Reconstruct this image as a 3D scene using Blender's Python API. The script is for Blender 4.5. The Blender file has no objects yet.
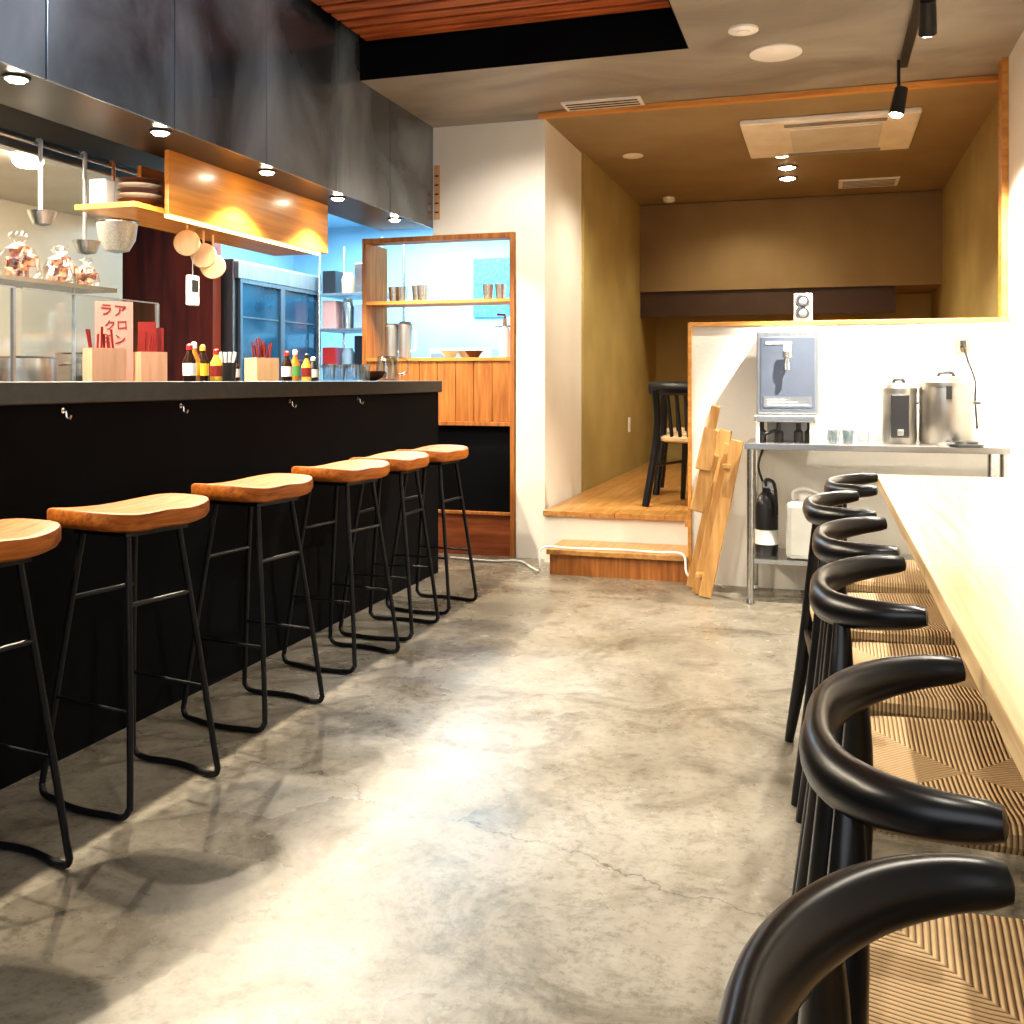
import bpy,bmesh,math,random
from mathutils import Vector,Matrix
random.seed(3)
scn=bpy.context.scene
C=scn.collection
pi=math.pi
# ---------------------------------------------------------------- materials
def base(name):
    m=bpy.data.materials.new(name); m.use_nodes=True
    nt=m.node_tree; b=nt.nodes['Principled BSDF']
    return m,nt,b
def setc(b,k,v):
    if k in b.inputs: b.inputs[k].default_value=v
def M(name,c,rough=.5,metal=0,c2=None,scale=(6,6,6),lo=.35,hi=.65,bump=0,bscale=None,emit=None,es=0,trans=0,coat=0,detail=5,dist=0,spec=None):
    m,nt,b=base(name); N=nt.nodes; L=nt.links
    b.inputs['Base Color'].default_value=(*c,1); b.inputs['Roughness'].default_value=rough; b.inputs['Metallic'].default_value=metal
    if spec is not None: setc(b,'Specular IOR Level',spec)
    if trans: setc(b,'Transmission Weight',trans)
    if coat: setc(b,'Coat Weight',coat); setc(b,'Coat Roughness',.15)
    if emit: setc(b,'Emission Color',(*emit,1)); setc(b,'Emission Strength',es)
    tc=N.new('ShaderNodeTexCoord'); mp=N.new('ShaderNodeMapping'); mp.inputs['Scale'].default_value=scale
    L.new(tc.outputs['Object'],mp.inputs[0])
    no=N.new('ShaderNodeTexNoise'); no.inputs['Scale'].default_value=1; no.inputs['Detail'].default_value=detail; no.inputs['Distortion'].default_value=dist
    L.new(mp.outputs[0],no.inputs['Vector'])
    if c2 is None: c2=tuple(x*.88 for x in c)
    r=N.new('ShaderNodeValToRGB'); r.color_ramp.elements[0].position=lo; r.color_ramp.elements[1].position=hi
    r.color_ramp.elements[0].color=(*c2,1); r.color_ramp.elements[1].color=(*c,1)
    L.new(no.outputs['Fac'],r.inputs[0]); L.new(r.outputs[0],b.inputs['Base Color'])
    if bump:
        bp=N.new('ShaderNodeBump'); bp.inputs['Strength'].default_value=bump; bp.inputs['Distance'].default_value=.02
        if bscale:
            n2=N.new('ShaderNodeTexNoise'); n2.inputs['Scale'].default_value=bscale; n2.inputs['Detail'].default_value=6
            L.new(tc.outputs['Object'],n2.inputs['Vector']); L.new(n2.outputs['Fac'],bp.inputs['Height'])
        else: L.new(no.outputs['Fac'],bp.inputs['Height'])
        L.new(bp.outputs[0],b.inputs['Normal'])
    return m
def thin_glass(name,tint=(.95,.98,1),g=.05,rough=.03):
    m,nt,b=base(name); N=nt.nodes; L=nt.links
    N.remove(b); out=N['Material Output']
    t=N.new('ShaderNodeBsdfTransparent'); t.inputs[0].default_value=(*tint,1)
    gl=N.new('ShaderNodeBsdfGlossy'); gl.inputs['Roughness'].default_value=rough
    fr=N.new('ShaderNodeLayerWeight'); fr.inputs[0].default_value=.5
    pw=N.new('ShaderNodeMath'); pw.operation='POWER'; pw.inputs[1].default_value=3.5
    mu=N.new('ShaderNodeMath'); mu.operation='MULTIPLY'; mu.inputs[1].default_value=.6
    ad=N.new('ShaderNodeMath'); ad.operation='ADD'; ad.inputs[1].default_value=g
    mx=N.new('ShaderNodeMixShader')
    L.new(fr.outputs['Facing'],pw.inputs[0]); L.new(pw.outputs[0],mu.inputs[0]); L.new(mu.outputs[0],ad.inputs[0]); L.new(ad.outputs[0],mx.inputs[0]); L.new(t.outputs[0],mx.inputs[1]); L.new(gl.outputs[0],mx.inputs[2]); L.new(mx.outputs[0],out.inputs[0])
    return m
def concrete():
    m,nt,b=base('concrete_floor'); N=nt.nodes; L=nt.links
    tc=N.new('ShaderNodeTexCoord')
    def noise(s,d=6,dist=0,rough=.55):
        n=N.new('ShaderNodeTexNoise'); n.inputs['Scale'].default_value=s; n.inputs['Detail'].default_value=d; n.inputs['Distortion'].default_value=dist; n.inputs['Roughness'].default_value=rough
        L.new(tc.outputs['Object'],n.inputs['Vector']); return n
    def ramp(n,stops):
        r=N.new('ShaderNodeValToRGB'); e=r.color_ramp.elements
        e[0].position=stops[0][0]; e[0].color=(*stops[0][1],1); e[1].position=stops[-1][0]; e[1].color=(*stops[-1][1],1)
        for p,c in stops[1:-1]:
            x=e.new(p); x.color=(*c,1)
        L.new(n.outputs['Fac'],r.inputs[0]); return r
    a=ramp(noise(.9,9,.6,.62),[(.3,(.16,.138,.102)),(.48,(.245,.222,.178)),(.68,(.325,.305,.262))])
    s=ramp(noise(2.8,12,.8,.72),[(.36,(.38,.36,.32)),(.5,(.88,.88,.88)),(.7,(1.08,1.08,1.08))])
    f=ramp(noise(45,6,0,.75),[(.36,(.50,.48,.45)),(.5,(1,1,1)),(.7,(1.15,1.15,1.15))])
    def mul(x,y,fac=1):
        k=N.new('ShaderNodeMix'); k.data_type='RGBA'; k.blend_type='MULTIPLY'; k.inputs[0].default_value=fac
        L.new(x,k.inputs[6]); L.new(y,k.inputs[7]); return k.outputs[2]
    col=mul(mul(a.outputs[0],s.outputs[0],.85),f.outputs[0],.65)
    sep=N.new('ShaderNodeSeparateXYZ'); L.new(tc.outputs['Object'],sep.inputs[0])
    def math_(op,a_,b_=None):
        n=N.new('ShaderNodeMath'); n.operation=op
        for i,v in enumerate((a_,b_)):
            if v is None: continue
            if isinstance(v,(int,float)): n.inputs[i].default_value=v
            else: L.new(v,n.inputs[i])
        return n.outputs[0]
    nz=noise(3.2,8,.3,.6)
    for (y0,k,amp,w) in ((2.02,-.27,.34,.004),(5.2,1.35,.5,.003)):
        e=math_('SUBTRACT',sep.outputs[1],y0); e=math_('SUBTRACT',e,math_('MULTIPLY',sep.outputs[0],k))
        e=math_('ADD',e,math_('MULTIPLY',math_('SUBTRACT',nz.outputs['Fac'],.5),amp)); e=math_('ABSOLUTE',e)
        mr=N.new('ShaderNodeMapRange'); mr.inputs[1].default_value=0; mr.inputs[2].default_value=w; mr.inputs[3].default_value=.35; mr.inputs[4].default_value=1; L.new(e,mr.inputs[0])
        cb=N.new('ShaderNodeCombineColor'); 
        for i in range(3): L.new(mr.outputs[0],cb.inputs[i])
        col=mul(col,cb.outputs[0],1)
    L.new(col,b.inputs['Base Color'])
    rr=N.new('ShaderNodeMapRange'); rr.inputs[1].default_value=.3; rr.inputs[2].default_value=.7; rr.inputs[3].default_value=.17; rr.inputs[4].default_value=.42; L.new(noise(3.5,6).outputs['Fac'],rr.inputs[0]); L.new(rr.outputs[0],b.inputs['Roughness'])
    bp=N.new('ShaderNodeBump'); bp.inputs['Strength'].default_value=.14; bp.inputs['Distance'].default_value=.01; L.new(noise(22,8,0,.7).outputs['Fac'],bp.inputs['Height']); L.new(bp.outputs[0],b.inputs['Normal'])
    return m
def weave():
    m,nt,b=base('paper_cord'); N=nt.nodes; L=nt.links
    tc=N.new('ShaderNodeTexCoord'); sep=N.new('ShaderNodeSeparateXYZ'); L.new(tc.outputs['Object'],sep.inputs[0])
    def ma(op,a_,b_=None):
        n=N.new('ShaderNodeMath'); n.operation=op
        for i,v in enumerate((a_,b_)):
            if v is None: continue
            if isinstance(v,(int,float)): n.inputs[i].default_value=v
            else: L.new(v,n.inputs[i])
        return n.outputs[0]
    X,Y=sep.outputs[0],sep.outputs[1]
    g=ma('GREATER_THAN',ma('ABSOLUTE',X),ma('ABSOLUTE',Y))
    co=ma('ADD',ma('MULTIPLY',Y,g),ma('MULTIPLY',X,ma('SUBTRACT',1,g)))
    st=ma('ABSOLUTE',ma('SINE',ma('MULTIPLY',co,pi/.0075)))
    r=N.new('ShaderNodeValToRGB'); r.color_ramp.elements[0].color=(.12,.065,.03,1); r.color_ramp.elements[1].color=(.60,.42,.23,1); r.color_ramp.elements[1].position=.6
    L.new(st,r.inputs[0]); L.new(r.outputs[0],b.inputs['Base Color']); b.inputs['Roughness'].default_value=.75
    bp=N.new('ShaderNodeBump'); bp.inputs['Strength'].default_value=.7; bp.inputs['Distance'].default_value=.004; L.new(st,bp.inputs['Height']); L.new(bp.outputs[0],b.inputs['Normal'])
    return m
m_floor=concrete(); m_weave=weave()
m_plaster=M('white_plaster',(.80,.77,.71),.85,c2=(.72,.69,.63),scale=(2,2,2),bump=.06,bscale=40)
m_ceil=M('grey_mortar_ceiling',(.33,.31,.275),.38,c2=(.18,.165,.14),scale=(1.2,2.2,2),lo=.3,hi=.7,bump=.12,bscale=9,dist=1.2)
m_tan=M('ochre_wall',(.43,.335,.13),.8,c2=(.36,.275,.10),scale=(2,2,2),bump=.1,bscale=60)
m_soffit=M('ochre_brown_panel',(.29,.20,.09),.8,c2=(.24,.16,.07),scale=(2,2,2))
m_tanc=M('ochre_ceiling',(.34,.265,.155),.75,c2=(.29,.22,.125),scale=(2,2,2))
m_brown=M('brown_panel',(.065,.030,.010),.5)
m_black=M('black_counter_panel',(.004,.005,.007),.75,c2=(.002,.002,.003),scale=(2,2,2),spec=.12)
m_bulk=M('brown_grey_soffit',(.050,.042,.036),.35,c2=(.025,.021,.018),scale=(2,2,2))
m_slab=M('dark_stone_slab',(.024,.028,.026),.4,c2=(.014,.017,.016),scale=(30,30,30))
m_steel_dark=M('blackened_steel_painted_sheen',(.26,.31,.36),.26,.35,c2=(.018,.020,.024),scale=(1.7,1.5,1.1),lo=.36,hi=.70,detail=9,dist=.5,bump=.04,coat=.5)  # dark steel; pale blue-grey blotches paint cloudy reflections into its colour
m_blackm=M('black_metal',(.012,.012,.014),.4,.3)
m_blackw=M('black_lacquered_wood',(.007,.007,.008),.30,c2=(.004,.004,.005),scale=(4,4,30),spec=.45)
m_oak=M('orange_oak',(.48,.16,.024),.5,c2=(.22,.056,.008),scale=(75,5,75),lo=.3,hi=.7,detail=7,dist=.8,spec=.3)
m_oakend=M('orange_oak_panel',(.48,.20,.05),.45,c2=(.24,.08,.018),scale=(45,45,3),lo=.3,hi=.7,dist=.4)
m_oaky=M('orange_oak_plank',(.54,.30,.10),.3,c2=(.35,.16,.045),scale=(45,3,45),lo=.3,hi=.7,dist=.4)
m_oakx=M('oak_trim',(.62,.30,.075),.45,c2=(.44,.19,.04),scale=(3,45,45),lo=.3,hi=.7,dist=.4)
m_red=M('red_mahogany',(.30,.040,.012),.35,c2=(.13,.015,.006),scale=(14,14,1.5))
m_slat=M('red_wood_slats',(.50,.15,.04),.4,c2=(.22,.055,.018),scale=(3,40,40))
m_light=M('pale_ash',(.78,.58,.33),.33,c2=(.50,.32,.14),scale=(60,2,60),lo=.3,hi=.62,dist=.6,detail=7,coat=.25)
m_pine=M('pale_pine',(.60,.35,.13),.5,c2=(.42,.22,.07),scale=(45,45,4))
m_ss=M('stainless_steel',(.62,.62,.60),.27,1,c2=(.5,.5,.49),scale=(3,3,40))
m_pot=M('satin_steel',(.42,.39,.35),.30,.9,c2=(.33,.31,.28),scale=(3,3,3))
m_hood=M('hood_steel',(.60,.56,.48),.34,.8,c2=(.46,.42,.36),scale=(2,2,2))
m_ssb=M('brushed_steel',(.42,.44,.46),.38,.85,c2=(.34,.36,.38),scale=(40,40,3))
m_fr=M('fridge_steel',(.22,.26,.30),.35,.7,c2=(.17,.20,.24),scale=(40,40,3))
m_white=M('white_plastic',(.78,.77,.74),.4)
m_cream=M('cream_ceiling_fitting',(.92,.90,.84),.5)
m_plate=M('beige_plate',(.30,.23,.13),.5)
m_dark=M('dark_plastic',(.02,.02,.022),.35)
m_cool=M('kitchen_wall',(.40,.60,.74),.45,c2=(.34,.54,.70),scale=(2,2,2))
m_cream_w=M('kitchen_cream_wall',(.58,.53,.43),.4,c2=(.48,.44,.35),scale=(2,2,2))
m_blue=M('blue_glass_door',(.02,.07,.11),.12,c2=(.012,.04,.07),scale=(3,3,4),coat=.5)
m_bluew=M('frosted_window',(.16,.45,.65),.3,c2=(.07,.28,.48),scale=(30,30,30))
m_glass=thin_glass('clear_glass'); m_glass2=thin_glass('drinking_glass',(.80,.84,.86),.14)
m_pink=M('pink_paper',(.62,.27,.22),.8); m_redp=M('red_lacquer',(.22,.018,.014),.4)
m_boxw=M('light_wood_box',(.66,.42,.23),.6,c2=(.55,.33,.17),scale=(40,40,4))
m_peach=M('peach_wood_box',(.66,.38,.24),.6,c2=(.55,.30,.18),scale=(40,40,4))
m_paper=M('white_paper',(.8,.78,.74),.8)
m_redink=M('red_ink',(.20,.014,.010),.8)
m_yel=M('yellow_plastic',(.8,.5,.05),.4); m_redc=M('red_cap',(.5,.03,.025),.35)
m_soy=M('dark_sauce',(.03,.012,.006),.15); m_oil=M('amber_oil',(.5,.2,.03),.15)
m_sweet=M('wrapped_sweets',(.36,.17,.09),.3,c2=(.10,.022,.015),scale=(45,45,45),lo=.42,hi=.55,detail=3,coat=.6)
m_bag=thin_glass('clear_plastic_bag',(.90,.88,.85),.08,.18)
m_mesh=M('wire_mesh',(.60,.58,.53),.4,.6,c2=(.38,.37,.34),scale=(200,200,200))
m_emw=M('warm_lamp_glow',(1,.8,.5),emit=(1,.84,.62),es=80)
m_strip=M('warm_light_strip',(1,.6,.2),emit=(1,.62,.22),es=6)
m_bowl=M('pale_ceramic',(.72,.66,.56),.3); m_redb=M('dark_bowl',(.09,.03,.02),.3)
m_orange_lit=M('amber_wood_panel',(.68,.29,.05),.35,c2=(.46,.17,.022),scale=(40,2,40),coat=.3,lo=.3,hi=.7,dist=.5)
m_greyp=M('grey_plastic',(.3,.3,.31),.5); m_green=M('green_label',(.1,.3,.08),.5)
# ---------------------------------------------------------------- geometry
class G:
    def __init__(s): s.v=[];s.f=[];s.m=[]
    def add(s,vs,fs,mi=0):
        o=len(s.v); s.v+=[tuple(v) for v in vs]; s.f+=[tuple(i+o for i in f) for f in fs]; s.m+=[mi]*len(fs); return s
    def box(s,x0,x1,y0,y1,z0,z1,mi=0,mat=None):
        vs=[Vector((x,y,z)) for z in(z0,z1) for y in(y0,y1) for x in(x0,x1)]
        if mat: vs=[mat@v for v in vs]
        return s.add(vs,[(0,2,3,1),(4,5,7,6),(0,1,5,4),(2,6,7,3),(0,4,6,2),(1,3,7,5)],mi)
    def tube(s,pts,r,n=10,mi=0,rz=None,closed=False):
        pts=[Vector(p) for p in pts]; k=len(pts)
        if not isinstance(r,(list,tuple)): r=[r]*k
        if rz is not None and not isinstance(rz,(list,tuple)): rz=[rz]*k
        vs=[];prev=None
        for i,p in enumerate(pts):
            if closed: t=(pts[(i+1)%k]-pts[i-1]).normalized()
            else: t=(pts[min(i+1,k-1)]-pts[max(i-1,0)]).normalized()
            if rz is not None:
                sd=t.cross(Vector((0,0,1))).normalized(); up=sd.cross(t)
            else:
                if prev is None:
                    a=Vector((0,0,1)) if abs(t.z)<.9 else Vector((1,0,0)); sd=t.cross(a).normalized()
                else:
                    sd=(prev-t*prev.dot(t)).normalized()
                prev=sd; up=sd.cross(t)
            ru=rz[i] if rz is not None else r[i]
            for j in range(n):
                a=2*pi*j/n; vs.append(p+sd*math.cos(a)*r[i]+up*math.sin(a)*ru)
        fs=[]
        for i in range(k if closed else k-1):
            i2=(i+1)%k
            for j in range(n):
                j2=(j+1)%n; fs.append((i*n+j,i*n+j2,i2*n+j2,i2*n+j))
        if not closed:
            fs.append(tuple(range(n-1,-1,-1))); fs.append(tuple((k-1)*n+j for j in range(n)))
        return s.add(vs,fs,mi)
    def lathe(s,prof,c=(0,0,0),n=20,mi=0,mat=None):
        vs=[];k=len(prof)
        for r,z in prof:
            for j in range(n):
                a=2*pi*j/n; v=Vector((c[0]+r*math.cos(a),c[1]+r*math.sin(a),c[2]+z)); vs.append(mat@v if mat else v)
        fs=[(i*n+j,i*n+(j+1)%n,(i+1)*n+(j+1)%n,(i+1)*n+j) for i in range(k-1) for j in range(n)]
        if prof[0][0]>1e-5: fs.append(tuple(range(n-1,-1,-1)))
        if prof[-1][0]>1e-5: fs.append(tuple((k-1)*n+j for j in range(n)))
        return s.add(vs,fs,mi)
    def obj(s,name,mats,parent=None,loc=(0,0,0),rz=0,smooth=True,bevel=0,rot=None):
        me=bpy.data.meshes.new(name); me.from_pydata(s.v,[],s.f)
        if not isinstance(mats,(list,tuple)): mats=[mats]
        for m in mats: me.materials.append(m)
        for p,i in zip(me.polygons,s.m): p.material_index=i; p.use_smooth=smooth
        bm=bmesh.new(); bm.from_mesh(me); bmesh.ops.remove_doubles(bm,verts=bm.verts,dist=1e-6); bmesh.ops.recalc_face_normals(bm,faces=bm.faces); bm.to_mesh(me); bm.free()
        if smooth: me.set_sharp_from_angle(angle=math.radians(38))
        o=bpy.data.objects.new(name,me); C.objects.link(o); o.location=loc; o.rotation_euler=rot if rot else (0,0,rz)
        if parent: o.parent=parent
        if bevel:
            b=o.modifiers.new('bevel','BEVEL'); b.width=bevel; b.segments=2; b.limit_method='ANGLE'
        return o
def T(o,label,cat,group=None):
    o['label']=label; o['category']=cat
    if group: o['group']=group
    return o
def S(o): o['kind']='structure'; return o
def E(name,label,cat,loc=(0,0,0),rz=0,group=None,rot=None):
    o=bpy.data.objects.new(name,None); o.empty_display_size=.1; C.objects.link(o); o.location=loc; o.rotation_euler=rot if rot else (0,0,rz)
    return T(o,label,cat,group)
def dup(root,loc,rz=0,label=None):
    n=root.copy(); C.objects.link(n); n.location=loc; n.rotation_euler=(0,0,rz)
    if label: n['label']=label
    def rec(a,b):
        for ch in a.children:
            c=ch.copy(); C.objects.link(c); c.parent=b; rec(ch,c)
    rec(root,n); return n
def crv(pts,sub=6):
    P=[Vector(p) for p in pts]; out=[]
    for i in range(len(P)-1):
        p0=P[max(i-1,0)];p1=P[i];p2=P[i+1];p3=P[min(i+2,len(P)-1)]
        for k in range(sub):
            t=k/sub; out.append(.5*((2*p1)+(-p0+p2)*t+(2*p0-5*p1+4*p2-p3)*t*t+(-p0+3*p1-3*p2+p3)*t**3))
    out.append(P[-1]); return out
def B(name,x0,x1,y0,y1,z0,z1,mat,parent=None,bevel=0):
    cx,cy=(x0+x1)/2,(y0+y1)/2
    if parent is None: return G().box(x0-cx,x1-cx,y0-cy,y1-cy,0,z1-z0).obj(name,mat,None,(cx,cy,z0),smooth=False,bevel=bevel)
    return G().box(x0,x1,y0,y1,z0,z1).obj(name,mat,parent,smooth=False,bevel=bevel)
def text(body,size,mat,parent,loc,rot,depth=.0006,name='lettering'):
    cu=bpy.data.curves.new('t','FONT'); cu.body=body; cu.size=size; cu.extrude=depth; cu.align_x='CENTER'; cu.align_y='CENTER'
    o=bpy.data.objects.new('t',cu); C.objects.link(o); bpy.context.view_layer.update()
    me=bpy.data.meshes.new_from_object(o.evaluated_get(bpy.context.evaluated_depsgraph_get())); bpy.data.objects.remove(o)
    me.materials.clear(); me.materials.append(mat)
    n=bpy.data.objects.new(name,me); C.objects.link(n); n.parent=parent; n.location=loc; n.rotation_euler=rot; return n
# ---------------------------------------------------------------- room shell
CE=2.58
S(B('floor',-5.0,1.1,-1.5,10.2,-.1,0,m_floor)).location=(0,0,-.1)
bpy.data.objects['floor'].data.transform(Matrix.Translation((-1.95,4.35,0)))
g=G().box(-.6,.95,-1.5,5.52,CE,CE+.12).box(-1.566,-.6,4.65,5.52,CE,CE+.12).box(-2.27,-1.566,4.65,5.65,CE,CE+.12).box(-2.27,-.6,-1.5,1.2,CE,CE+.12)
S(g.obj('ceiling',m_ceil,smooth=False))
g=G().box(-2.27,-.6,4.65,4.70,CE+.12,2.86).box(-.6,-.55,1.2,4.65,CE+.12,2.86).box(-2.27,-.6,1.15,1.2,CE+.12,2.86).box(-2.27,-.6,4.645,4.65,CE,2.86).box(-.605,-.6,1.2,4.65,CE,2.86).box(-2.27,-.55,1.15,4.7,2.86,2.9)
S(g.obj('trim_1',m_black,smooth=False))
g=G()
y=1.2
while y<4.6:
    g.box(-2.2,-.62,y,y+.075,2.75,2.80); y+=.10
S(g.obj('trim_2',m_slat,smooth=False,bevel=.004))
S(G().box(-1.566,1.0,5.52,9.9,CE,CE+.12).obj('ceiling_alcove',m_tanc,smooth=False))
S(G().box(-2.62,-2.283,-1.5,5.65,1.97,2.95).obj('wall_bulkhead',m_bulk,smooth=False))
g=G(); y=5.645
while y>-1.4:
    w=.632; g.box(-2.281,-2.268,max(y-w+.007,-1.5),y,1.968,2.9); y-=w
S(g.obj('trim_3',m_steel_dark,smooth=False,bevel=.002))
S(G().box(-2.27,-1.745,5.65,5.78,1.925,CE).obj('wall_back',m_plaster,smooth=False))
S(G().box(-1.745,-1.566,5.65,6.57,0,CE).obj('wall_pier',m_plaster,smooth=False))
S(G().box(-1.74,-1.55,6.57,9.9,0,CE).obj('wall_alcove_left',m_tan,smooth=False))
S(G().box(.90,1.0,5.32,9.9,0,CE).obj('wall_alcove_right',m_tan,smooth=False))
S(G().box(.83,.95,-1.5,5.32,0,CE).obj('wall_right',m_plaster,smooth=False))
S(G().box(-1.56,.9,9.6,9.75,.3,CE).obj('wall_alcove_back',m_tan,smooth=False))
S(G().box(-1.55,.9,8.7,9.6,1.82,CE-.005).obj('wall_soffit',m_soffit,smooth=False))
S(G().box(-1.549,.55,8.73,8.76,1.60,1.819).obj('trim_4',m_brown,smooth=False))
g=G().box(-1.545,-.655,5.56,9.6,.0,.27).box(-.655,.9,5.33,9.6,0,.27); S(g.obj('floor_platform_base',m_plaster,smooth=False))
g=G()
x=-1.55
while x<.88:
    x1=min(x+.14,.9); y0=5.54 if x1<-.64 else 5.33
    g.box(x+.001,x1-.001,y0,9.6,.27,.30); x+=.14
S(g.obj('floor_platform',m_oaky,smooth=False,bevel=.002))
r=E('step','low wooden entrance step in front of a raised platform','step',(-1.05,5.375,0))
B('riser',-.37,.37,-.155,.17,0,.11,m_oakend,r); B('tread',-.385,.375,-.175,.175,.11,.138,m_oaky,r,.003)
S(G().box(-.655,.83,5.2,5.32,0,1.325).obj('wall_half',m_plaster,smooth=False))
g=G().box(-.675,.83,5.19,5.33,1.325,1.345).box(-.675,-.655,5.19,5.33,0,1.325); S(g.obj('trim_5',m_oakx,smooth=False,bevel=.002))
g=G().box(-1.566,.90,5.50,5.55,CE-.03,CE-.002).box(.80,.83,5.22,5.32,1.345,CE).box(.83,.90,5.32,5.36,.30,CE)
S(g.obj('trim_6',m_oakx,smooth=False,bevel=.002))
# kitchen shell
S(G().box(-5.0,-1.745,8.6,8.7,0,2.6).obj('wall_kitchen_back',m_cool,smooth=False))
S(G().box(-4.1,-4.0,-1.5,5.0,0,2.6).obj('wall_kitchen_left',m_cream_w,smooth=False))
S(G().box(-5.0,-4.9,5.0,8.6,0,2.6).obj('wall_kitchen_far_left',m_cool,smooth=False))
S(G().box(-4.9,-4.12,6.1,6.2,0,2.5).obj('wall_kitchen_partition',m_red,smooth=False))
S(G().box(-5.0,-2.62,-1.5,8.6,2.5,2.6).box(-2.62,-1.745,5.78,8.6,2.5,2.6).obj('ceiling_kitchen',m_cool,smooth=False))
# ---------------------------------------------------------------- pass-through partition
r=E('serving_hatch','oak-framed serving hatch unit with plank panelling and dark lower panel','cabinet',(-2.24,5.66,0))
g=G().box(-.50,.49,-.02,.10,1.895,1.925).box(.462,.49,-.02,.10,0,1.895).box(-.50,-.475,-.02,.10,0,1.895).box(-.475,.462,-.02,.10,.775,.80).box(-.475,.462,-.02,.10,.245,.262)
g.obj('frame',m_oakend,r,smooth=False,bevel=.002)
g=G(); x=-.475
while x<.45:
    x1=min(x+.117,.462); g.box(x+.001,x1-.001,0,.03,.80,1.165); x+=.117
g.obj('panel',m_oakend,r,smooth=False,bevel=.003)
B('dark_panel',-.475,.462,.02,.05,.262,.775,m_black,r)
B('lower_panel',-.475,.462,0,.03,0,.245,M('reddish_wood',(.35,.11,.04),.4,c2=(.22,.06,.02),scale=(3,40,40)),r)
B('shelf',-.475,.462,-.01,.25,1.515,1.535,m_oakx,r); B('shelf',-.475,.462,-.01,.30,1.165,1.185,m_oakx,r)
B('side_board',-.50,-.475,.10,.30,1.0,1.9,m_oakend,r)
# ---------------------------------------------------------------- bar counter
r=E('bar_counter','long black bar counter with dark stone top','counter',(-2.27,1.8,0))
B('counter_body',-.10,.255,-3.0,3.29,0,.984,m_black,r)
B('countertop',-.30,.275,-3.0,3.30,.984,1.045,m_slab,r,.004)
hk=G().tube(crv([(0,0,0),(.012,0,-.001),(.015,0,-.018),(.025,0,-.024),(.03,0,-.012)],4),.0028,6).tube([(0,0,.0),(.003,0,0)],.008,10)
for i,yy in enumerate((2.27,2.80,3.50,4.10)):
    T(hk.obj('coat_hook',m_ss,None,(-2.015,yy,.965),smooth=True),'small steel bag hook under the counter edge','hook','bag hooks on the bar counter')
r=E('kitchen_work_counter','stainless kitchen work counter behind the bar','counter',(-2.95,2.6,0))
B('work_body',-.30,.28,-3,2.0,0,.86,m_ssb,r); B('worktop',-.32,.30,-3,2.02,.86,.90,m_ss,r)
r=E('cooking_range','stainless cooking range against the kitchen wall','range',(-3.68,3.2,0))
B('range_body',-.30,.30,-1.6,1.6,0,.86,m_ssb,r,.006); B('range_top',-.31,.31,-1.61,1.61,.86,.90,m_dark,r,.004)
for i,(y,R,H) in enumerate(((2.75,.16,.26),(3.25,.18,.30),(3.80,.16,.25),(4.30,.18,.28))):
    r=E('stock_pot','large stainless stock pot on the cooking range','pot',(-3.62,y,.90),group='stock pots on the range')
    G().lathe([(R*.97,0),(R,.01),(R,H),(R*1.03,H+.005),(R*.97,H+.01),(R*.96,.02),(.001,.02)],n=32).obj('pot_body',m_ss,r)
    for sy in(-1,1): G().tube(crv([(-.04,sy*R,H*.8),(-.03,sy*(R+.04),H*.82),(.03,sy*(R+.04),H*.82),(.04,sy*R,H*.8)],4),.006,8).obj('handle',m_ss,r)
# ---------------------------------------------------------------- stools
def stool():
    r=E('bar_stool','black metal bar stool with saddle-shaped orange wood seat','stool',group='bar stools along the counter')
    a,b=.135,.198; n=48; vs=[];fs=[]
    def pt(ang,k):
        cx,sy=math.cos(ang),math.sin(ang); e=.62
        x=a*k*math.copysign(abs(cx)**e,cx); y=b*k*math.copysign(abs(sy)**e,sy); return x,y
    def zt(x,y,k): return .722+.020*(y/b)**2-.008*(1-k*k)+ (.008*max(0,x/a)**2*max(0,1-abs(y)/.09))
    rings=[(.02,0,0),(.3,0,0),(.55,0,0),(.8,0,0),(.94,0,0),(.985,-.004,0),(1,-.010,0),(1,-.034,0),(.97,-.042,0),(.85,-.046,0),(.4,-.046,1),(.02,-.046,1)]
    for k,dz,fl in rings:
        for j in range(n):
            x,y=pt(2*pi*j/n,k); vs.append((x,y,zt(x,y,min(k,1))+dz))
    for i in range(len(rings)-1):
        for j in range(n): fs.append((i*n+j,i*n+(j+1)%n,(i+1)*n+(j+1)%n,(i+1)*n+j))
    fs.append(tuple(range(n))); fs.append(tuple((len(rings)-1)*n+j for j in range(n)))
    G().add(vs,fs).obj('seat',m_oak,r)
    for sy in(-1,1):
        p=[(.080,sy*.080,.68),(.121,sy*.110,.36),(.155,sy*.138,.065),(.156,sy*.143,.03),(.140,sy*.148,.012),(.10,sy*.150,.009)]
        q=[(-x,y,z) for x,y,z in p]
        G().tube(crv(p,6),.0080,10).obj('leg',m_blackm,r); G().tube(crv(q,6),.0080,10).obj('leg',m_blackm,r)
        G().tube(crv([(.10,sy*.150,.009),(.05,sy*.160,.009),(0,sy*.164,.009),(-.05,sy*.160,.009),(-.10,sy*.150,.009)],4),.0080,10).obj('base_rail',m_blackm,r)
        G().tube([(.133,sy*.121,.25),(-.133,sy*.121,.25)],.005,8).obj('side_bar',m_blackm,r)
    for sx in(-1,1):
        G().tube([(sx*.103,-.097,.50),(sx*.103,.097,.50)],.006,8).obj('footrest' if sx>0 else 'crossbar',m_blackm,r)
    G().box(-.095,.095,-.10,.10,.665,.675).obj('seat_plate',m_blackm,r,smooth=False)
    return r
st=stool()
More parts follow.
